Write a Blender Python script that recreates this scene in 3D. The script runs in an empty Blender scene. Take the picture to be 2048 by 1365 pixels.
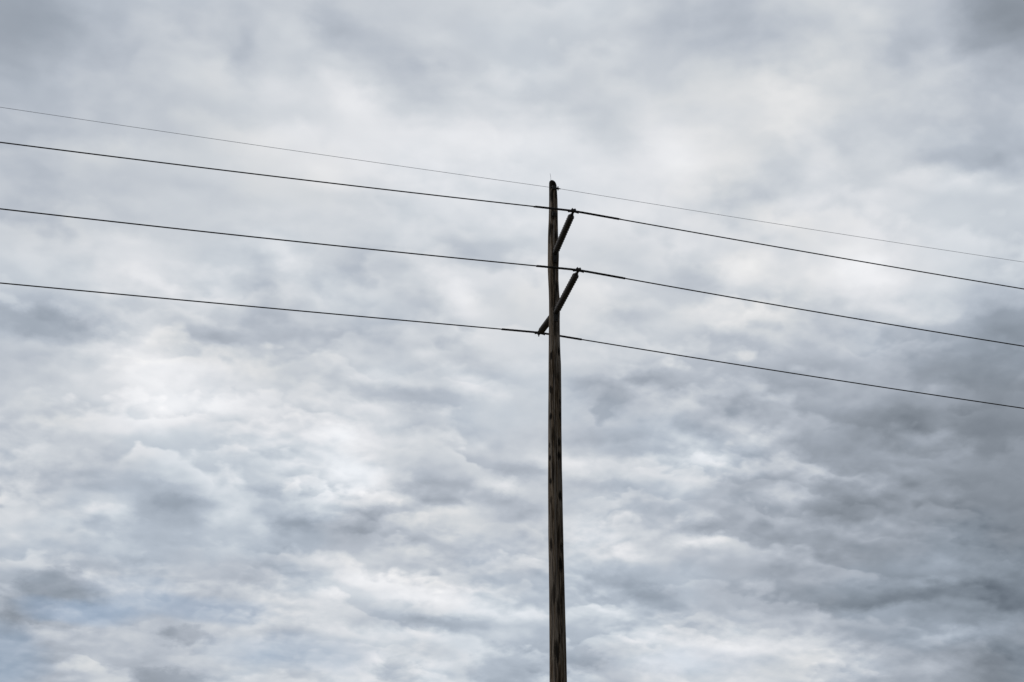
import bpy, bmesh, math, random
from mathutils import Vector, Matrix, noise
rad = math.radians
C = bpy.context.scene.collection
scene = bpy.context.scene
random.seed(4)

# ------------------------------------------------------------------ camera
PITCH = rad(26.0)
EYE = 1.6
cd = bpy.data.cameras.new("camera"); cam = bpy.data.objects.new("camera", cd); C.objects.link(cam)
cd.sensor_width = 36.0; cd.lens = 50.0; cd.clip_start = 0.1; cd.clip_end = 20000
cam.location = (0, 0, EYE); cam.rotation_euler = (rad(90) + PITCH, 0, 0)
scene.camera = cam

# ------------------------------------------------------------------ sun + exposure
SUN_EL, SUN_AZ = rad(42), rad(-82)          # azimuth measured from +Y towards +X; veiled by the cloud, off to the left
sl = bpy.data.lights.new("sun", 'SUN'); sun = bpy.data.objects.new("sun", sl); C.objects.link(sun)
sl.energy = 0.9; sl.angle = rad(25); sl.color = (1.0, 0.97, 0.93)
sdir = Vector((math.sin(SUN_AZ) * math.cos(SUN_EL), math.cos(SUN_AZ) * math.cos(SUN_EL), math.sin(SUN_EL)))
sun.rotation_euler = sdir.to_track_quat('Z', 'Y').to_euler()
vs = scene.view_settings
vs.view_transform = 'Standard'; vs.look = 'None'; vs.exposure = 0.0; vs.gamma = 1.0; vs.use_curve_mapping = False

# ------------------------------------------------------------------ node expression helper
class N:
    """tiny expression wrapper over shader nodes"""
    def __init__(s, t, sock): s.t = t; s.s = sock
    def _m(s, op, *a, clamp=False):
        n = s.t.nodes.new('ShaderNodeMath'); n.operation = op; n.use_clamp = clamp
        for i, v in enumerate((s,) + a):
            if isinstance(v, N): s.t.links.new(v.s, n.inputs[i])
            else: n.inputs[i].default_value = v
        return N(s.t, n.outputs[0])
    def __add__(s, o): return s._m('ADD', o)
    __radd__ = __add__
    def __sub__(s, o): return s._m('SUBTRACT', o)
    def __rsub__(s, o): return (s * -1.0) + o
    def __mul__(s, o): return s._m('MULTIPLY', o)
    __rmul__ = __mul__
    def __truediv__(s, o): return s._m('DIVIDE', o)
    def clamp(s): return s._m('ADD', 0.0, clamp=True)

def vec(t, x, y, z):
    n = t.nodes.new('ShaderNodeCombineXYZ')
    for i, v in enumerate((x, y, z)):
        if isinstance(v, N): t.links.new(v.s, n.inputs[i])
        else: n.inputs[i].default_value = v
    return N(t, n.outputs[0])
def sep(v):
    n = v.t.nodes.new('ShaderNodeSeparateXYZ'); v.t.links.new(v.s, n.inputs[0])
    return [N(v.t, n.outputs[i]) for i in range(3)]
def noisen(v, scale, detail=2, rough=0.5, lac=2.0, color=False, kind='FBM'):
    n = v.t.nodes.new('ShaderNodeTexNoise'); n.noise_dimensions = '3D'; n.noise_type = kind; n.normalize = True
    v.t.links.new(v.s, n.inputs['Vector'])
    n.inputs['Scale'].default_value = scale; n.inputs['Detail'].default_value = detail
    n.inputs['Roughness'].default_value = rough; n.inputs['Lacunarity'].default_value = lac
    return N(v.t, n.outputs['Color' if color else 'Fac'])
def smooth(x, a, b, lo=0.0, hi=1.0, kind='SMOOTHSTEP'):
    n = x.t.nodes.new('ShaderNodeMapRange'); n.interpolation_type = kind
    x.t.links.new(x.s, n.inputs['Value'])
    for k, v in (('From Min', a), ('From Max', b), ('To Min', lo), ('To Max', hi)): n.inputs[k].default_value = v
    return N(x.t, n.outputs['Result'])
def ramp(x, stops, interp='LINEAR'):
    n = x.t.nodes.new('ShaderNodeValToRGB'); x.t.links.new(x.s, n.inputs[0]); r = n.color_ramp; r.interpolation = interp
    while len(r.elements) < len(stops): r.elements.new(0.5)
    for e, (p, c) in zip(r.elements, stops):
        e.position = p; e.color = tuple(c) + (1,) if hasattr(c, '__len__') else (c, c, c, 1)
    return N(x.t, n.outputs[0])
def mixc(f, a, b):
    t = f.t; n = t.nodes.new('ShaderNodeMix'); n.data_type = 'RGBA'
    t.links.new(f.s, n.inputs[0])
    for i, v in ((6, a), (7, b)):
        if isinstance(v, N): t.links.new(v.s, n.inputs[i])
        else: n.inputs[i].default_value = tuple(v) + (1,)
    return N(t, n.outputs[2])
def s2l(c): return tuple(((v / 255 + 0.055) / 1.055) ** 2.4 if v > 10 else v / 255 / 12.92 for v in c)

# ------------------------------------------------------------------ sky: cloud deck over a Nishita sky
# How bright the deck is in each part of the sky (thin = bright, thick = dark), on a coarse grid;
# the noise below breaks it up into clouds.
GRID = [
 [170,188,196,199,205,203,204,205,207,210,200,196,204,208,194,160],
 [186,197,202,203,212,222,205,212,209,211,209,215,216,207,202,190],
 [194,203,206,210,220,228,230,229,228,226,230,224,220,208,203,190],
 [198,202,204,207,213,216,217,218,222,224,220,211,216,221,215,212],
 [207,211,216,209,211,204,208,214,216,216,208,219,223,228,218,198],
 [188,200,222,208,198,200,206,214,214,214,210,202,192,192,182,166],
 [210,220,230,222,216,216,206,204,202,186,189,190,176,162,152,140],
 [202,202,206,212,220,222,204,198,206,206,200,194,178,164,154,142],
 [202,198,184,204,190,186,194,200,198,200,192,180,166,154,146,134],
 [186,190,196,198,202,214,208,202,196,200,196,184,172,160,150,141],
 [172,192,184,200,204,214,216,206,190,198,212,214,200,182,166,142]]
# cloud masses drawn onto that map before it is handed to the sky shader: x, y, half-width, half-height, tilt, amount
MASS = [
 (20,40,100,80,0,-8),(420,130,90,40,25,10),(483,93,30,60,0,-12),(600,60,50,30,40,10),(660,50,35,60,-40,-12),(570,155,60,40,30,12),(600,168,70,28,30,-12),(250,140,80,15,30,-8),(700,190,70,40,30,10),
 (760,125,100,55,20,-18),(900,155,70,40,0,-8),(860,90,50,25,0,9),(1010,165,45,24,30,14),(1215,260,85,45,30,-18),(1060,195,110,22,15,-9),(1180,140,100,45,0,-8),(950,270,130,35,0,6),(1350,295,55,45,0,9),
 (1420,40,160,32,0,-12),(1660,160,120,70,0,7),(1580,190,50,50,0,5),(1810,110,42,45,0,-18),(1945,112,100,20,0,16),(2025,15,60,45,25,-24),(1505,377,80,38,-20,-14),(1590,312,60,45,0,-9),(1700,340,50,28,0,-9),
 (1650,335,42,28,0,10),(1745,382,85,16,15,13),(1910,318,95,18,0,-18),(1900,357,115,18,5,16),(1590,405,55,25,-20,9),
 (1500,530,55,35,-30,12),(1390,542,42,32,0,-16),(1745,525,70,28,10,11),(1720,545,100,50,0,8),(1480,630,100,26,5,9),(1570,682,55,16,20,11),(1480,668,60,14,0,-9),(1860,618,105,18,0,12),(2010,650,80,40,0,-22),
 (1900,730,90,32,0,-16),(1850,757,60,16,15,14),(1720,765,62,40,10,10),(1760,855,95,38,-12,-22),(1910,840,100,36,0,-14),(1800,852,45,16,15,15),(1490,812,62,45,30,-18),(1420,845,55,18,0,-12),(1535,876,55,18,20,26),
 (1390,890,62,24,20,18),(1850,872,65,18,5,24),(1940,900,42,12,15,16),(1620,892,42,26,0,-10),(1660,800,60,30,20,6),
 (1420,915,75,15,0,18),(1470,962,85,18,5,-24),(1578,982,52,16,5,26),(1700,992,110,20,0,-16),(1690,957,52,11,10,12),(1780,972,62,11,10,12),(1690,1022,75,16,0,-14),(1770,1060,62,13,0,25),(1630,1076,85,16,0,11),
 (1410,1072,85,17,10,36),(1400,1016,65,13,15,25),(1390,1042,70,10,5,-16),(1760,1128,42,9,10,14),(1882,1137,48,14,12,32),(1825,1156,52,9,0,20),(1732,1142,22,9,0,14),(1900,1188,240,26,0,-22),(1650,1192,170,20,0,-20),
 (1450,1202,85,16,0,-12),(1780,1152,45,12,10,-14),(1800,1226,75,10,0,15),(1980,1222,42,10,10,14),(1930,1262,95,15,0,32),(1740,1272,62,16,10,-17),(1560,1280,115,16,0,26),(1430,1302,85,18,0,20),(1700,1320,115,20,0,26),
 (1890,1332,62,11,10,26),(2010,1330,40,28,0,-18),(1420,1245,100,14,0,-8),(1440,1340,60,10,0,-10),
 (725,938,90,36,15,22),(775,985,62,20,15,20),(875,980,75,28,5,-24),(1060,952,62,11,5,-25),(1040,1017,75,18,22,-24),(1000,972,46,9,5,24),(1060,983,62,9,0,18),(740,1036,42,32,0,-28),(920,1036,75,20,5,20),(850,1096,75,14,0,22),
 (1010,1096,85,14,0,19),(900,1116,65,9,0,-13),(870,1186,175,24,10,28),(1070,1212,62,17,10,14),(800,1242,125,19,5,-26),(950,1241,105,8,0,-18),(970,1259,115,12,0,20),(920,1291,135,10,0,-20),(870,1316,115,14,-5,20),
 (797,1345,46,26,-30,-8),(1012,1336,66,36,-15,-6),(1085,1356,30,9,0,26),(1180,1062,85,26,10,22),(1250,1102,105,20,0,8),(1240,1172,75,20,20,-22),(1312,1202,58,32,20,-26),(1140,922,62,20,5,24),(1325,925,55,13,0,12),
 (1220,982,105,13,5,-17),(1280,1266,75,18,10,20),(1340,1322,62,18,0,22),(1150,1322,52,22,0,-20),(1180,1352,40,12,0,20),(1140,1226,30,9,0,9),(700,1130,90,14,0,10),
 (950,500,75,34,0,-16),(760,530,65,34,0,-12),(930,590,75,36,40,19),(840,490,60,28,0,8),(850,580,50,28,0,-7),(760,672,95,22,0,-13),(832,690,44,17,30,13),(930,702,95,26,35,-15),(770,750,65,13,0,14),(960,762,65,26,30,15),
 (820,780,115,16,0,-16),(1240,490,65,34,0,-9),(1262,625,65,23,0,-18),(1200,572,65,34,0,9),(1190,776,75,28,5,-18),(1312,762,65,18,10,-22),(1280,780,30,16,20,10),(1250,866,125,23,0,-21),(1330,793,52,14,30,15),(1330,860,42,13,0,15),
 (770,820,65,17,20,16),(930,880,62,15,30,17),(870,852,85,11,20,-14),(690,852,32,20,0,18),(640,880,60,20,0,8),(560,900,60,16,0,-8),
 (240,510,95,42,0,10),(50,500,60,30,0,7),(290,543,32,18,0,10),(70,640,120,32,10,-20),(165,662,42,22,0,-10),(560,510,52,32,45,15),(530,542,30,28,0,-12),(530,602,65,32,35,-15),(500,646,55,27,0,-17),(350,640,105,20,30,-11),
 (240,668,52,20,20,14),(420,682,65,13,0,-16),(325,745,130,62,5,15),(70,697,95,11,15,12),(340,800,42,18,0,8),(500,780,42,18,0,8),(620,752,55,28,0,-12),(103,830,26,24,0,-11),(180,832,44,17,0,-11),
 (400,852,95,13,0,-16),(400,820,62,11,0,8),(650,850,44,17,0,17),(15,830,28,60,0,-10),(60,872,52,17,0,9),
 (400,382,125,25,20,-10),(95,366,32,19,0,-11),(350,402,62,16,0,7),(370,270,65,22,40,-8),(530,270,85,36,0,9),(640,350,52,17,30,10),(720,402,85,22,0,-8),(200,60,90,40,20,-6),
 (330,932,65,18,5,19),(230,952,115,16,0,-17),(660,952,32,18,0,16),(350,1002,78,24,15,-30),(550,982,95,13,5,-23),(560,1036,54,15,20,-23),(642,1002,42,17,10,32),(200,1010,58,19,25,20),(110,1036,85,16,15,12),(442,1030,42,11,35,22),
 (520,1045,22,7,0,12),(620,1056,42,17,0,-11),(500,1130,115,27,0,-15),(130,982,52,11,0,-11),(60,1100,85,36,0,5),(110,1172,62,30,10,-6),(55,1215,66,24,-30,-4),(230,1160,85,12,10,18),(20,1242,30,28,0,-18),(600,1190,75,22,0,11),
 (100,1266,105,9,0,9),(365,1276,46,17,0,-4),(280,1270,32,9,0,9),(190,1336,95,15,15,20),(340,1360,58,15,0,-6),(470,1352,52,9,0,14),(640,1242,65,13,0,11),(450,1225,110,8,0,-8)]
F_PX = 2048 / 36 * 50
AZ, EL0, EL1, NA, NE = 25.5, 11.0, 41.0, 63, 57
def grid_at(px, py):
    x = min(max((px - 64) / 128, 0), 14.999); y = min(max((py - 60) / 124, 0), 9.999)
    i, j = int(x), int(y); fx, fy = x - i, y - j
    g = GRID
    fx, fy = fx * fx * (3 - 2 * fx), fy * fy * (3 - 2 * fy)
    v = (g[j][i] * (1-fx) + g[j][i+1] * fx) * (1-fy) + (g[j+1][i] * (1-fx) + g[j+1][i+1] * fx) * fy
    for (mx_, my_, hw, hh, ti, am) in MASS:
        ox, oy = px - mx_, py - my_
        if abs(ox) > 3 * (hw + hh) or abs(oy) > 3 * (hw + hh): continue
        c, s_ = math.cos(rad(ti)), math.sin(rad(ti))
        vy = oy * c - ox * s_
        if am > 0: vy = vy * 1.7 if vy < 0 else vy * 0.85      # lit puffs end crisply above and fade below
        r = ((ox * c + oy * s_) / hw) ** 2 + (vy / hh) ** 2
        if r < 7: v += am * (0.75 if my_ < 420 else 1.0) * MASS_GAIN * math.exp(-(0.85 * r) ** 1.5)
    return v
MASS_GAIN = 1.0
B1, B2 = 0.100, 0.042
def dir_px(az, el):
    x, y, z = math.sin(az) * math.cos(el), math.cos(az) * math.cos(el), math.sin(el)
    d = y * math.cos(PITCH) + z * math.sin(PITCH)
    return 1024 + F_PX * x / d, 682.5 - F_PX * (z * math.cos(PITCH) - y * math.sin(PITCH)) / d
def px_dir(px, py):
    u, v = (px - 1024) / F_PX, -(py - 682.5) / F_PX
    d = Vector((u, math.cos(PITCH) - v * math.sin(PITCH), math.sin(PITCH) + v * math.cos(PITCH)))
    return d
def px_azel(px, py):
    d = px_dir(px, py).normalized()
    return math.degrees(math.atan2(d.x, d.y)), math.degrees(math.asin(d.z))

w = bpy.data.worlds.new("World"); scene.world = w; w.use_nodes = True
t = w.node_tree; t.nodes.clear()
tc = t.nodes.new('ShaderNodeTexCoord')
D = N(t, tc.outputs['Generated'])
dx, dy, dz = sep(D)
az = dx._m('ARCTAN2', dy) * (180 / math.pi)
el = dz._m('ARCSINE') * (180 / math.pi)
# point on the cloud deck overhead (perspective-compresses towards the horizon)
dzc = dz._m('MAXIMUM', 0.0) + 0.10
px_, py_ = dx / dzc, dy / dzc
Pd = vec(t, px_, py_, 0.0)
# softened deck coordinates: clouds shrink and flatten towards the horizon, rows tilt down to the right
dzs = dz._m('MAXIMUM', 0.0) + 0.35
qx, qy = dx / dzs, dy / dzs
TI = rad(-11)
Q = vec(t, qx * math.cos(TI) - qy * math.sin(TI), qx * math.sin(TI) + qy * math.cos(TI), 0.0)
def vop(a, b, op='ADD'):
    n = t.nodes.new('ShaderNodeVectorMath'); n.operation = op; t.links.new(a.s, n.inputs[0])
    if isinstance(b, N): t.links.new(b.s, n.inputs[1])
    elif op == 'SCALE': n.inputs['Scale'].default_value = b
    else: n.inputs[1].default_value = b
    return N(t, n.outputs[0])
# domain warp
n1 = noisen(Q, 4.0, 3, 0.5, color=True); n2 = noisen(Q, 13.0, 5, 0.55, color=True)
w1, w2 = sep(n1), sep(n2)
n3 = noisen(Q, 42.0, 4, 0.6, color=True); w3 = sep(n3)
azw = az + (w1[0] - 0.5) * 1.6 + (w2[0] - 0.5) * 1.6 + (w3[0] - 0.5) * 1.2
elw = el + (w1[1] - 0.5) * 0.8 + (w2[1] - 0.5) * 0.9 + (w3[1] - 0.5) * 0.6
un = ((azw + AZ) / (2 * AZ)).clamp()
us = [(un * 2.0 - float(k)).clamp() for k in range(2)]
er = (elw - EL0) * ((NE - 1) / (EL1 - EL0))
er = er._m('MAXIMUM', 0.0)._m('MINIMUM', NE - 1.0)
ev = vec(t, er, er, er)
tab = [[grid_at(*dir_px(rad(-AZ + 2 * AZ * i / (NA - 1)), rad(EL0 + (EL1 - EL0) * j / (NE - 1)))) / 255 for i in range(NA)] for j in range(NE)]
third = (NA - 1) // 2
L = None
for j in range(0, NE, 3):                          # three rows of the map ride in the three channels of one ramp
    val = None
    for q3 in range(2):
        r_ = ramp(us[q3], [(i / third, tuple(tab[j+k][third*q3+i] for k in range(3))) for i in range(third + 1)], 'CARDINAL')
        val = r_ if val is None else vop(vop(val, r_), tuple(tab[j+k][third*q3] for k in range(3)), 'SUBTRACT')
    dv = t.nodes.new('ShaderNodeVectorMath'); dv.operation = 'ABSOLUTE'; t.links.new(vop(ev, (j, j + 1, j + 2), 'SUBTRACT').s, dv.inputs[0])
    mr = t.nodes.new('ShaderNodeMapRange'); mr.data_type = 'FLOAT_VECTOR'; mr.interpolation_type = 'SMOOTHSTEP'
    t.links.new(dv.outputs[0], mr.inputs['Vector'])
    mr.inputs[7].default_value = (0, 0, 0); mr.inputs[8].default_value = (1, 1, 1); mr.inputs[9].default_value = (1, 1, 1); mr.inputs[10].default_value = (0, 0, 0)
    dp = t.nodes.new('ShaderNodeVectorMath'); dp.operation = 'DOT_PRODUCT'; t.links.new(val.s, dp.inputs[0]); t.links.new(mr.outputs['Vector'], dp.inputs[1])
    q = N(t, dp.outputs['Value']); L = q if L is None else L + q

# billows: a height field read twice, a little apart, lights the upper edges of each puff
Qw = vop(vop(Q, vop(vop(n1, (0.5, 0.5, 0.5), 'SUBTRACT'), 0.16, 'SCALE')), vop(vop(n2, (0.5, 0.5, 0.5), 'SUBTRACT'), 0.055, 'SCALE'))
def puffs(v, sc, det, ro):
    n = t.nodes.new('ShaderNodeTexVoronoi'); n.feature = 'SMOOTH_F1'; n.voronoi_dimensions = '2D'; n.normalize = True
    t.links.new(v.s, n.inputs['Vector']); n.inputs['Scale'].default_value = sc; n.inputs['Detail'].default_value = det
    n.inputs['Roughness'].default_value = ro; n.inputs['Smoothness'].default_value = 0.6
    return 1.0 - N(t, n.outputs['Distance'])
Qm = vop(Q, vop(vop(n2, (0.5, 0.5, 0.5), 'SUBTRACT'), 0.022, 'SCALE'))
Qs = vop(Qm, (1.0, 1.2, 1.0), 'MULTIPLY')
def height(v):
    return puffs(v, 27.0, 1.0, 0.5) * 0.34 + noisen(v, 17.0, 5, 0.52) * 0.9
h1 = height(Qs); h2 = height(vop(Qs, (-0.003, -0.013, 0.0)))
g1_ = noisen(Qm, 48.0, 4, 0.55)
low = smooth(el, 19, 33, 1.0, 0.30)                # more relief in the lower, distant part of the deck
clus = smooth(noisen(Q, 6.0, 2, 0.5), 0.38, 0.62, 0.25, 1.3)
region = smooth(az, -22.0, 4.0, 0.9, 1.0) * smooth(el, 12.5, 17.0, 0.7, 1.0)
# banks of cloud one behind the other: each starts with a crisp scalloped top and fades to its shaded base
qmy = sep(Qm)[1]
soft = smooth(noisen(Q, 9.0, 2, 0.5), 0.36, 0.62, 0.6, 1.7) + smooth(el, 24.0, 33.0, 0.0, 1.0)
def banks(A, nsc, namp, psc, pamp, shift, edge):
    v = qmy * A + noisen(Q, nsc, 4, 0.55) * namp + puffs(Qm, psc, 2.0, 0.5) * pamp + (g1_ - 0.5) * 0.35 + shift
    x = v._m('FRACT')
    e = edge * soft                                 # edges are torn and soft in places, crisp in others
    return (x / e).clamp()._m('SMOOTH_MIN', 1.0, 0.3) * smooth(x, 0.12, 1.0, 1.0, 0.0, 'SMOOTHERSTEP') - 0.40
b1 = banks(9.0, 5.0, 3.4, 22.0, 1.1, 0.3, 0.17)
b2 = banks(21.0, 8.0, 4.0, 40.0, 1.2, 0.7, 0.26)
m1 = smooth(noisen(Q, 5.5, 2, 0.5), 0.36, 0.60, 0.15, 1.0)
relief = (b1 * B1 * m1 + b2 * B2 * clus) * region * smooth(el, 20, 33, 1.0, 0.5) + (h1 - h2) * 0.22 * clus * low
fine = (g1_ - 0.5) * 0.055 * low
relief = relief * smooth(L, 0.84, 0.95, 1.0, 0.55) * smooth(L, 0.55, 0.70, 0.72, 1.0)   # thin veil and thick bank both show less relief
L = L + relief + fine

# low scud drifting in front: small grey clouds with ragged edges
for (sx_, sy_, hw, hh, am) in [(120,1168,62,26,.115),(45,1212,60,28,.10),(368,1275,50,18,.11),(338,1362,72,22,.11),(798,1350,44,26,.10),(1015,1342,64,40,.10),(1160,1318,40,16,.06),(70,640,100,22,.05)]:
    a0, e0 = px_azel(sx_, sy_); kx, ky = math.degrees(hw / F_PX), math.degrees(hh / F_PX)
    ax = (az + (w3[0] - 0.5) * 1.7 + (w2[0] - 0.5) * 1.2 - a0) * (1 / kx); ay = (el + (w3[1] - 0.5) * 1.2 + (w2[1] - 0.5) * 0.6 - e0) * (1 / ky)
    L = L - smooth(ax * ax + ay * ay + (g1_ - 0.5) * 1.4, 0.2, 2.1, am * 0.66, 0.0)

# away from the lit side of the sky the deck is thicker and darker
front = smooth(dx * -0.15 + dy * 0.95 + dz * 0.25, -0.1, 0.75, 0.58, 1.0)
cloud = ramp(L, [(0.30, s2l((66,74,84))), (0.42, s2l((98,106,116))), (0.55, s2l((136,144,154))), (0.65, s2l((158,166,177))), (0.745, s2l((183,190,200))),
                 (0.82, s2l((206,211,217))), (0.89, s2l((226,228,232))), (0.95, s2l((240,241,244))), (1.0, s2l((250,250,252)))])
# faint warm / cool variation inside the deck
hue = noisen(Qm, 4.0, 3, 0.5)
hue = hue + relief * 0.8 - smooth(el, 14, 27, 0.06, 0.0)
warm = smooth(hue, 0.50, 0.64) * smooth(L, 0.74, 0.88); cool = smooth(hue, 0.50, 0.36) * smooth(el, 16, 32, 1.0, 0.35)
def mulc(a, c, f):
    n = t.nodes.new('ShaderNodeMix'); n.data_type = 'RGBA'; n.blend_type = 'MULTIPLY'
    t.links.new(f.s, n.inputs[0]); t.links.new(a.s, n.inputs[6]); n.inputs[7].default_value = c + (1,); return N(t, n.outputs[2])
cloud = mulc(cloud, (1.012, 1.0, 0.975), warm)
cloud = mulc(cloud, (0.965, 0.998, 1.02), cool)
# vary front darkness
n_ = t.nodes.new('ShaderNodeVectorMath'); n_.operation = 'SCALE'; t.links.new(cloud.s, n_.inputs[0]); t.links.new(front.s, n_.inputs['Scale'])
cloud = N(t, n_.outputs[0])

sky = t.nodes.new('ShaderNodeTexSky'); sky.sky_type = 'NISHITA'; sky.sun_disc = False
sky.sun_elevation = SUN_EL; sky.sun_rotation = SUN_AZ; sky.air_density = 1.0; sky.dust_density = 0.6; sky.ozone_density = 1.0
bg_sky = t.nodes.new('ShaderNodeBackground'); bg_sky.inputs[1].default_value = 0.10
t.links.new(sky.outputs[0], bg_sky.inputs[0])
bg_cl = t.nodes.new('ShaderNodeBackground'); t.links.new(cloud.s, bg_cl.inputs[0]); bg_cl.inputs[1].default_value = 1.0
# blue shows through the thin layer in a few low gaps
gap = None
for (fx_, fy_, hw, hh, am) in [(170,1222,90,19,.42),(370,1214,150,20,.34),(10,1325,55,50,.30),(590,1305,120,28,.30),(1490,530,0,0,0),(980,1090,60,30,.12),(1400,1330,120,20,.2),(260,1170,80,14,.15)]:
    if am == 0: continue
    a0, e0 = px_azel(fx_, fy_); sx, sy = math.degrees(hw / F_PX), math.degrees(hh / F_PX)
    ax = (az + (w2[0] - 0.5) * 2.4 - a0) * (1 / sx); ay = (el + (w2[1] - 0.5) * 1.2 - e0) * (1 / sy)
    g = smooth(ax * ax + ay * ay + (g1_ - 0.5) * 0.8, 0.0, 2.9, am, 0.0)
    gap = g if gap is None else gap._m('MAXIMUM', g)
mx = t.nodes.new('ShaderNodeMixShader'); t.links.new(gap.s, mx.inputs[0])
t.links.new(bg_cl.outputs[0], mx.inputs[1]); t.links.new(bg_sky.outputs[0], mx.inputs[2])
wo = t.nodes.new('ShaderNodeOutputWorld'); t.links.new(mx.outputs[0], wo.inputs[0])
w.cycles.sampling_method = 'MANUAL'; w.cycles.sample_map_resolution = 512

# ------------------------------------------------------------------ materials
def mat(name):
    m = bpy.data.materials.new(name); m.use_nodes = True
    return m, m.node_tree, m.node_tree.nodes['Principled BSDF']
def simple(name, col, rough, metal=0.0, var=0.25, scale=30):
    m, t, b = mat(name)
    tc = t.nodes.new('ShaderNodeTexCoord'); o = N(t, tc.outputs['Object'])
    n = noisen(o, scale, 4, 0.6)
    c = ramp(n, [(0.3, tuple(v * (1 - var) for v in col)), (0.7, tuple(v * (1 + var) for v in col))])
    t.links.new(c.s, b.inputs['Base Color']); b.inputs['Roughness'].default_value = rough; b.inputs['Metallic'].default_value = metal
    return m
M_steel = simple('galvanised_steel', (0.10, 0.10, 0.105), 0.6, 0.6)
M_dark = simple('weathered_fitting_steel', (0.035, 0.032, 0.03), 0.65, 0.3)
M_al = simple('weathered_conductor', (0.022, 0.018, 0.014), 0.7, 0.2, scale=8)
M_shield = simple('shield_wire_steel', (0.42, 0.44, 0.50), 0.5, 0.5)
M_poly = simple('silicone_rubber', (0.062, 0.052, 0.045), 0.55, 0.0, 0.18, 25)

PX, PY = 0.95, 28.5            # pole axis on the ground
def at_depth(px, py, Y):
    d = px_dir(px, py); s = Y / d.y
    return Vector((d.x * s, Y, EYE + d.z * s))

def wood_material():
    m, t, b = mat('weathered_pole_wood')
    tc = t.nodes.new('ShaderNodeTexCoord'); o = N(t, tc.outputs['Object'])
    x, y, z = sep(o)
    wob = noisen(vec(t, x * 2.0, y * 2.0, z * 0.5), 1.0, 3, 0.5)
    sx, sy = x + (wob - 0.5) * 0.05, y + (wob - 0.5) * 0.03
    g1 = noisen(vec(t, sx * 55.0, sy * 55.0, z * 1.6), 1.0, 5, 0.65)
    g2 = noisen(vec(t, sx * 160.0, sy * 160.0, z * 9.0), 1.0, 4, 0.7)
    patch = noisen(vec(t, x * 7.0, y * 7.0, z * 0.9), 1.0, 4, 0.6)
    fleck = noisen(vec(t, x * 60.0, y * 60.0, z * 18.0), 1.0, 3, 0.7)
    v = (g1 * 0.58 + g2 * 0.24 + patch * 0.18 - 0.5) * 1.25 + 0.5
    col = ramp(v, [(0.39, (0.010, 0.006, 0.003)), (0.455, (0.045, 0.030, 0.019)), (0.51, (0.125, 0.086, 0.052)), (0.56, (0.21, 0.155, 0.105)), (0.63, (0.34, 0.28, 0.225))])
    silver = smooth(noisen(vec(t, x * 22.0, y * 22.0, z * 0.55), 1.0, 4, 0.6), 0.47, 0.60, 0.0, 0.65) * smooth(z, 9.0, 18.5, 0.75, 1.3)
    col = mixc(silver, col, (0.30, 0.262, 0.225))
    # drying checks
    chk = smooth(noisen(vec(t, sx * 38.0, sy * 38.0, z * 0.7 + 7.0), 1.0, 3, 0.55), 0.40, 0.35)
    # creosote and tar stains, knots: px, py on the visible face, radius across, radius along (m)
    stains = [(1106,366,.30,.13,1),(1112,388,.03,.12,1),(1103,390,.018,.18,1),(1099,388,.016,.2,1),(1108,428,.075,.12,1),(1115,440,.035,.14,.9),(1099,458,.035,.20,1),(1104,452,.03,.08,.8),
              (1098,478,.02,.12,.7),(1113,470,.035,.13,.9),(1111,515,.06,.16,1),(1108,545,.022,.40,.9),(1113,572,.035,.14,1),(1112,590,.02,.15,.8),(1104,600,.012,.2,.6),
              (1113,624,.055,.15,1),(1111,655,.045,.22,.6),(1117,652,.03,.2,.7),(1102,711,.036,.09,1),(1118,702,.034,.10,1),(1101,778,.026,.08,1),(1120,803,.024,.06,.9),
              (1101,833,.032,.08,1),(1121,832,.03,.10,1),(1119,884,.036,.10,1),(1119,912,.045,.09,1),(1099,890,.02,.06,.8),(1099,915,.028,.08,1),(1101,962,.026,.07,1),
              (1121,992,.04,.10,1),(1102,1002,.018,.10,.7),(1102,1090,.03,.12,.9),(1124,1095,.035,.12,.9),(1121,1130,.04,.14,1),(1108,1190,.035,.2,.7),(1116,1215,.03,.22,.8),(1113,1305,.06,.22,.9),(1119,1280,.03,.1,.6),(1127,1180,.03,.2,.7),(1106,742,.012,.35,.55),(1110,860,.010,.5,.6),(1106,940,.014,.3,.5),(1115,1050,.012,.6,.6),(1104,1240,.012,.5,.55),(1125,1240,.014,.4,.6),(1110,1340,.02,.3,.6),(1104,680,.012,.3,.5)]
    dmask = chk * 0.75
    for (px, py, ra, rl, am) in stains:
        p = at_depth(px, py, PY - 0.13)
        qx = (x - (p.x - PX)) * (1 / ra); qy = (y - (p.y - PY)) * (1 / max(ra * 1.6, 0.08)); qz = (z - p.z) * (1 / rl)
        r = qx * qx + qy * qy + qz * qz + (g1 - 0.5) * 4.5 + (g2 - 0.5) * 2.5 + (fleck - 0.5) * 2.0
        dmask = dmask._m('MAXIMUM', smooth(r, 0.6, 2.0, am * 0.95, 0.0))
    specks = smooth(fleck, 0.66, 0.74, 0.0, 0.55)
    dmask = dmask._m('MAXIMUM', specks)
    col = mixc(dmask, col, (0.006, 0.004, 0.0025))
    t.links.new(col.s, b.inputs['Base Color'])
    b.inputs['Roughness'].default_value = 0.85; b.inputs['Specular IOR Level'].default_value = 0.12
    bp = t.nodes.new('ShaderNodeBump'); bp.inputs['Strength'].default_value = 0.7; bp.inputs['Distance'].default_value = 0.012
    hh = g1 * 1.0 + g2 * 0.4 - chk * 0.8
    t.links.new(hh.s, bp.inputs['Height']); t.links.new(bp.outputs[0], b.inputs['Normal'])
    return m
M_wood = wood_material()

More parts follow.
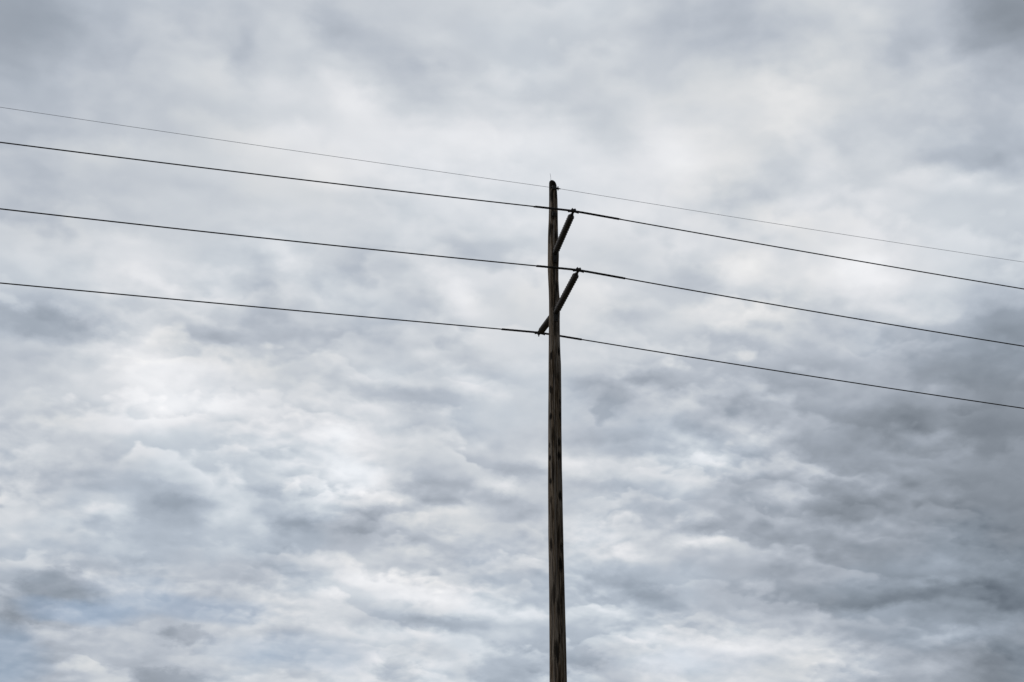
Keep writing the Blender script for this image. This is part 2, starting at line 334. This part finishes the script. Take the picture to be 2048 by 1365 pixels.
# ------------------------------------------------------------------ mesh helpers
def link(name, bm, m, parent=None, loc=None, smoothf=True):
    me = bpy.data.meshes.new(name); bmesh.ops.recalc_face_normals(bm, faces=bm.faces); bm.to_mesh(me); bm.free()
    if smoothf:
        for p in me.polygons: p.use_smooth = True
    if m: me.materials.append(m)
    o = bpy.data.objects.new(name, me); C.objects.link(o)
    if loc is not None: o.location = loc
    if parent: o.parent = parent
    return o
def frame_from(d):
    d = d.normalized(); a = Vector((0, 0, 1)) if abs(d.z) < 0.9 else Vector((1, 0, 0))
    s = d.cross(a).normalized(); return s, s.cross(d).normalized(), d
def loft(bm, rings, cap=True):
    prev = None; first = None
    for r in rings:
        vs_ = [bm.verts.new(p) for p in r]
        if prev:
            n = len(vs_)
            for i in range(n): bm.faces.new((prev[i], prev[(i+1) % n], vs_[(i+1) % n], vs_[i]))
        else: first = vs_
        prev = vs_
    if cap: bm.faces.new(first[::-1]); bm.faces.new(prev)
def tube(bm, pts, radii, seg=10, twist=0.0):
    rings = []
    n = len(pts)
    for i, p in enumerate(pts):
        d = (pts[min(i+1, n-1)] - pts[max(i-1, 0)])
        s, u, _ = frame_from(d); r = radii[i] if hasattr(radii, '__len__') else radii
        rings.append([p + s * (r * math.cos(2*math.pi*k/seg + twist * i)) + u * (r * math.sin(2*math.pi*k/seg + twist * i)) for k in range(seg)])
    loft(bm, rings)
def lathe(bm, a, d, prof, seg=24):
    s, u, d = frame_from(d)
    loft(bm, [[a + d * h + s * (r * math.cos(2*math.pi*k/seg)) + u * (r * math.sin(2*math.pi*k/seg)) for k in range(seg)] for h, r in prof])
def block(bm, c, ax, ay, az_, sx, sy, sz, bev=0.15):
    """box with chamfered edges, half sizes, on given axes"""
    res = bmesh.ops.create_cube(bm, size=2.0); vv_ = res['verts']
    bmesh.ops.scale(bm, vec=(sx, sy, sz), verts=vv_)
    ed = list({e for v in vv_ for e in v.link_edges})
    r = bmesh.ops.bevel(bm, geom=ed, offset=min(sx, sy, sz) * 2 * bev, segments=2, affect='EDGES', profile=0.5)
    allv = list({v for f in r['faces'] for v in f.verts} | {v for v in vv_ if v.is_valid})
    mtx = Matrix.Translation(c) @ Matrix((ax, ay, az_)).transposed().to_4x4()
    bmesh.ops.transform(bm, matrix=mtx, verts=allv)
def empty(name, loc):
    o = bpy.data.objects.new(name, None); o.location = loc; o.empty_display_size = 0.2; C.objects.link(o); return o
def tag(o, label=None, cat=None, group=None, kind=None):
    for k, v in (('label', label), ('category', cat), ('group', group), ('kind', kind)):
        if v: o[k] = v
    return o

# ------------------------------------------------------------------ ground (below the frame)
bm = bmesh.new()
R = [0, 4, 8, 14, 22, 32, 45, 70, 120, 250, 600, 1500, 4000, 9000]; S = 64
c0 = bm.verts.new((0, 20, 0)); prev = None
for r in R[1:]:
    ring = []
    for k in range(S):
        a = 2 * math.pi * k / S; x, y = r * math.cos(a), 20 + r * math.sin(a)
        ring.append(bm.verts.new((x, y, 0.10 * noise.noise(Vector((x * .08, y * .08, 0))) if r < 600 else 0)))
    for k in range(S):
        if prev: bm.faces.new((prev[k], ring[k], ring[(k+1) % S], prev[(k+1) % S]))
        else: bm.faces.new((c0, ring[k], ring[(k+1) % S]))
    prev = ring
m, t_, b_ = mat('dry_field_grass')
tcg = t_.nodes.new('ShaderNodeTexCoord'); og = N(t_, tcg.outputs['Object'])
cg = ramp(noisen(og, 0.35, 9, 0.7), [(0.3, (0.045, 0.040, 0.022)), (0.55, (0.10, 0.082, 0.048)), (0.75, (0.17, 0.135, 0.085))])
t_.links.new(cg.s, b_.inputs['Base Color']); b_.inputs['Roughness'].default_value = 0.95
tag(link('ground', bm, m), kind='structure')

# ------------------------------------------------------------------ pole
AL = rad(16)
LD = Vector((math.cos(AL), math.sin(AL), 0))       # along the line
PR = Vector((math.sin(AL), -math.cos(AL), 0))      # towards the viewer, across the line
pole = empty('utility_pole', (PX, PY, 0))
tag(pole, 'tall weathered wooden utility pole with dark stains, carrying the three black lines', 'utility pole')

edges = [(361.6,1101.8,1105.5),(362.6,1100,1107.6),(364.5,1098.6,1110),(367,1098.1,1111.8),(371,1098,1113.1),(377,1098,1113.7),(400,1098,1115),(425,1097.6,1115.6),(440,1097.3,1115.8),(455,1096.6,1116),
         (470,1096.0,1116.3),(485,1095.8,1116.6),(500,1095.7,1117.8),(515,1095.6,1117.8),(540,1095.5,1117),(560,1096.3,1117),(580,1097.3,1118),(600,1097.9,1119.4),(620,1098,1120),
         (640,1097.8,1119.6),(680,1097.5,1120),(705,1097.2,1120.8),(730,1097,1122),(760,1096.9,1122.3),(800,1096.6,1122.8),(860,1096.2,1123),(900,1096.1,1123.6),(940,1096,1124),
         (980,1096.1,1125),(1020,1096.2,1125.7),(1065,1096.3,1126.7),(1100,1096.8,1127.2),(1130,1097.4,1128),(1165,1098,1129),(1200,1098.4,1130),(1270,1098.9,1132),(1320,1099.1,1133),(1365,1099.3,1134)]
ringsp = []
for (py, xl, xr) in edges:
    cpt = at_depth((xl + xr) / 2, py, PY); wl = (at_depth(xr, py, PY) - at_depth(xl, py, PY)).length / 2
    ringsp.append((cpt.z, cpt.x - PX, wl))
zb, xb, rb = ringsp[-1]
for k in range(1, 9):
    f = k / 8; ringsp.append((zb * (1 - f) - 0.02, xb * (1 - f) + (-0.02) * f, rb + 0.05 * f))
# subdivide along z and wobble
def interp(z):
    for (z1, x1, r1), (z0, x0, r0) in zip(ringsp, ringsp[1:]):
        if z1 >= z >= z0:
            f = (z - z0) / max(z1 - z0, 1e-6); return x0 + (x1 - x0) * f, r0 + (r1 - r0) * f
    return ringsp[-1][1], ringsp[-1][2]
zs = [r[0] for r in ringsp[:6]]; z = zs[-1] - 0.05
while z > ringsp[-1][0]: zs.append(z); z -= 0.06
zs.append(ringsp[-1][0])
bm = bmesh.new(); SEG = 56; rr = []
for z in zs:
    x0, r0 = interp(z); ring = []
    for k in range(SEG):
        a = 2 * math.pi * k / SEG; c, s = math.cos(a), math.sin(a)
        nv = noise.noise(Vector((c * 2.2, s * 2.2, z * 0.8))) * 0.022 + noise.noise(Vector((c * 12, s * 12, z * 0.5))) * 0.022
        nv = nv if z < 19.4 else nv * 0.4
        ring.append(Vector((x0 + r0 * (1 + nv) * c, r0 * (1 + nv) * s, z)))
    rr.append(ring)
loft(bm, rr)
shaft = link('pole_shaft', bm, M_wood, pole)

P0 = Vector((PX, PY, 0))
def loc(p): return Vector(p) - P0         # world -> pole space

# lightning wire tip that sticks up out of the pole top
bm = bmesh.new()
a = at_depth(1101.4, 364, PY - 0.02)
pts = [at_depth(q[0], q[1], PY - 0.02) for q in [(1101.5,366),(1101.6,360),(1101.5,355),(1101.0,351),(1100.2,347.5)]]
tube(bm, [loc(p) for p in pts], 0.0042, 8)
link('ground_wire_tip', bm, M_shield, pole)

# ------------------------------------------------------------------ conductors
# tip point, (slope, curvature) towards the left span and towards the right span
LINES = {
 'static': (Vector((1.080, 28.436, 19.452)), (-0.01556, 0.00044), (-0.01169, 0.00063)),
 'w1': (Vector((1.373, 27.272, 18.131)), (-0.04545, 0.00087), (-0.03200, 0.00062)),
 'w2': (Vector((1.455, 27.295, 16.638)), (-0.04845, 0.00091), (-0.04548, 0.00107)),
 'w3': (Vector((0.654, 29.770, 16.334)), (-0.04142, 0.00025), (-0.04027, 0.00075))}
def wp(key, s):
    T, l, r = LINES[key]; k = l if s < 0 else r; a = abs(s)
    # round the kink at the clamp
    soft = 0.10
    aa = math.sqrt(a * a + soft * soft) - soft
    return T + LD * s + Vector((0, 0, k[0] * aa + k[1] * a * a))
def wire(name, key, rad_, m, seg=10):
    o = empty(name, LINES[key][0]) if False else None
    bm = bmesh.new(); ss = []
    s = -58.0
    while s < 58.01: ss.append(s); s += 0.1 if abs(s) < 2.0 else 0.5
    T = LINES[key][0]
    tube(bm, [wp(key, s) - T for s in ss], rad_, seg)
    return link(name, bm, m, loc=T)
def armor(o, key, s0, s1, r):
    """preformed rods wound round the conductor"""
    bm = bmesh.new(); T = LINES[key][0]
    nrod = 7; n = int((s1 - s0) / 0.03)
    for q in range(nrod):
        pts = []
        j0 = random.uniform(-.03, .03); j1 = random.uniform(-.03, .03)
        for i in range(n + 1):
            s = s0 + j0 + (s1 + j1 - s0 - j0) * i / n
            p = wp(key, s) - T; ss_, u, _ = frame_from(LD)
            an = 2 * math.pi * q / nrod + s * 9
            pts.append(p + ss_ * (r * 0.68 * math.cos(an)) + u * (r * 0.68 * math.sin(an)))
        tube(bm, pts, r * 0.36, 6)
    return link('armor_rod', bm, M_al, o)
def s_at(key, px):
    """distance along the line at which it crosses an image column of the photo"""
    best = min((abs(proj_x(wp(key, i * 0.01)) - px), i * 0.01) for i in range(-400, 400)); return best[1]
def proj_x(p):
    d = p.y * math.cos(PITCH) + (p.z - EYE) * math.sin(PITCH); return 1024 + F_PX * p.x / d
cfg = [('w1', 1069, 1240, 'upper black power line held at the tip of the highest insulator'),
       ('w2', 1074, 1248, 'middle black power line held at the tip of the second insulator'),
       ('w3', 1003, 1161, 'lowest black power line passing behind the wooden pole')]
for key, xa, xb_, lab in cfg:
    o = wire('power_line', key, 0.0140, M_al)
    tag(o, lab, 'power line', 'black conductors strung across the pole')
    armor(o, key, s_at(key, xa), s_at(key, xb_), 0.0235)
o = wire('shield_wire', 'static', 0.0046, M_shield, 8)
tag(o, 'thin pale grey wire running highest of all, just below the pole top', 'overhead wire')

# ------------------------------------------------------------------ insulators
def insulator(key, base, sgn, clamp_up=True):
    T = LINES[key][0]; ax = (T - base); Ltot = ax.length; d = ax.normalized()
    s, u, _ = frame_from(d)
    tip_gap = 0.135; L0 = 0.07; L1 = Ltot - tip_gap
    bm = bmesh.new(); prof = [(L0, 0.045)]
    n = 30; pitch = (L1 - L0) / n
    for i in range(n):
        h = L0 + pitch * i; R_ = 0.079 if i % 2 == 0 else 0.072
        prof += [(h + pitch * 0.10, 0.056), (h + pitch * 0.42, R_ * 0.97), (h + pitch * 0.52, R_), (h + pitch * 0.60, R_ * 0.985), (h + pitch * 0.80, 0.058)]
    prof += [(L1, 0.050), (L1 + 0.004, 0.036)]
    lathe(bm, loc(base), d, prof, 28)
    ins = link('post_insulator', bm, M_poly, pole)
    # base casting: collar, curved saddle plate along the pole, two bolts
    bm = bmesh.new()
    lathe(bm, loc(base), d, [(-0.06, 0.052), (0.0, 0.060), (0.05, 0.060), (0.066, 0.054), (0.085, 0.050)], 20)
    link('base_collar', bm, M_dark, ins)
    bm = bmesh.new()
    x0, r0 = interp(base.z); pc = Vector((PX + x0, PY, base.z)); ph = PR * sgn
    rings = []
    for hz in [-0.24, -0.22, -0.05, 0.05, 0.13, 0.15]:
        xx, rz = interp(base.z + hz); cc = Vector((PX + xx, PY, base.z + hz)); wdt = 0.42 if -0.2 < hz < 0.12 else 0.3
        inner = []; outer = []
        for k in range(9):
            an = wdt * (k / 4 - 1) * 1.0
            dd = Matrix.Rotation(an, 3, 'Z') @ ph
            inner.append(loc(cc + dd * (rz * 0.97))); outer.append(loc(cc + dd * (rz + 0.022)))
        rings.append(inner + outer[::-1])
    loft(bm, rings)
    for hz in (-0.19, 0.10):
        xx, rz = interp(base.z + hz); cc = Vector((PX + xx, PY, base.z + hz))
        lathe(bm, loc(cc + ph * (rz + 0.015)), ph, [(0, 0.024), (0.02, 0.024), (0.021, 0.012), (0.045, 0.012)], 6)
    link('mounting_plate', bm, M_dark, ins, smoothf=False)
    # end fitting and trunnion clamp
    bm = bmesh.new()
    lathe(bm, loc(base), d, [(L1, 0.033), (L1 + 0.025, 0.040), (L1 + 0.04, 0.040), (L1 + 0.05, 0.026), (L1 + 0.075, 0.023), (L1 + 0.085, 0.033), (L1 + 0.115, 0.030), (Ltot - 0.002, 0.024)], 18)
    link('end_fitting', bm, M_dark, ins)
    bm = bmesh.new()
    # boat under the conductor: upturned mouth each side
    up = Vector((0, 0, 1))
    pts = []; rad_ = []
    for i in range(13):
        q = -0.125 + 0.25 * i / 12; p = wp(key, q) - Vector((0, 0, 0.006 + 0.10 * 0 + 1.3 * q * q))
        pts.append(loc(p)); rad_.append(0.030 - 0.05 * abs(q))
    tube(bm, pts, rad_, 12)
    block(bm, loc(T + up * 0.022), LD, PR, up, 0.055, 0.030, 0.020)
    for q in (-0.028, 0.030):
        for e in (-1, 1):
            lathe(bm, loc(T + LD * q + PR * (0.020 * e) - up * 0.02), up, [(0, 0.008), (0.055, 0.010), (0.056, 0.015), (0.070, 0.015), (0.071, 0.009), (0.080, 0.009)], 6)
    # trunnion pin across the clamp
    lathe(bm, loc(T - PR * 0.05 - up * 0.015), PR, [(0, 0.012), (0.1, 0.012)], 10)
    if sgn < 0: lathe(bm, loc(T - LD * 0.03 + up * 0.01), -up, [(0, 0.036), (0.06, 0.032), (0.065, 0.016), (0.11, 0.012)], 8)
    link('conductor_clamp', bm, M_dark, ins)
    return ins
def base_pt(px, py, sgn):
    # on the pole surface, across the line
    z = at_depth(px, py, PY - sgn * 0.13).z
    xx, rz = interp(z); return Vector((PX + xx, PY, z)) + PR * (sgn * (rz + 0.03))
insulator('w1', base_pt(1110, 506, 1), 1)
insulator('w2', base_pt(1112, 624, 1), 1)
insulator('w3', base_pt(1108, 632, -1), -1)

# shield wire bracket: through bolt, washer and small clamp just below the pole top
bm = bmesh.new()
T = LINES['static'][0]
xx, rz = interp(T.z); cc = Vector((PX + xx, PY, T.z))
block(bm, loc(cc + PR * (rz + 0.01)), LD, PR, Vector((0, 0, 1)), 0.05, 0.02, 0.05)
lathe(bm, loc(T - LD * 0.03), LD, [(-0.16, 0.010), (-0.12, 0.020), (0.03, 0.022), (0.06, 0.014), (0.10, 0.007)], 10)
lathe(bm, loc(T + LD * 0.0 + Vector((0, 0, -0.05))), Vector((0, 0, 1)), [(0, 0.012), (0.018, 0.016), (0.02, 0.01), (0.085, 0.01), (0.087, 0.016), (0.1, 0.016)], 6)
link('shield_wire_clamp', bm, M_dark, pole)

# centre bracket bolt plates seen on the upper shaft
def strap(px, py, half_w, half_h):
    bm = bmesh.new(); zc = at_depth(px, py, PY - 0.13).z
    xx, rz = interp(zc); cc = Vector((PX + xx, PY, zc))
    x_off = (at_depth(px, py, PY - rz).x - cc.x); an = math.asin(max(-0.95, min(0.95, x_off / rz)))
    dd = Vector((math.sin(an), -math.cos(an), 0)); sd = Vector((math.cos(an), math.sin(an), 0))
    block(bm, loc(cc + dd * rz), sd, dd, Vector((0, 0, 1)), half_w, 0.014, half_h)
    lathe(bm, loc(cc + dd * (rz + 0.01)), dd, [(0, 0.022), (0.018, 0.022), (0.019, 0.011), (0.045, 0.011)], 6)
    link('bolt_plate', bm, M_dark, pole, smoothf=False)
strap(1108.5, 427, 0.05, 0.055)
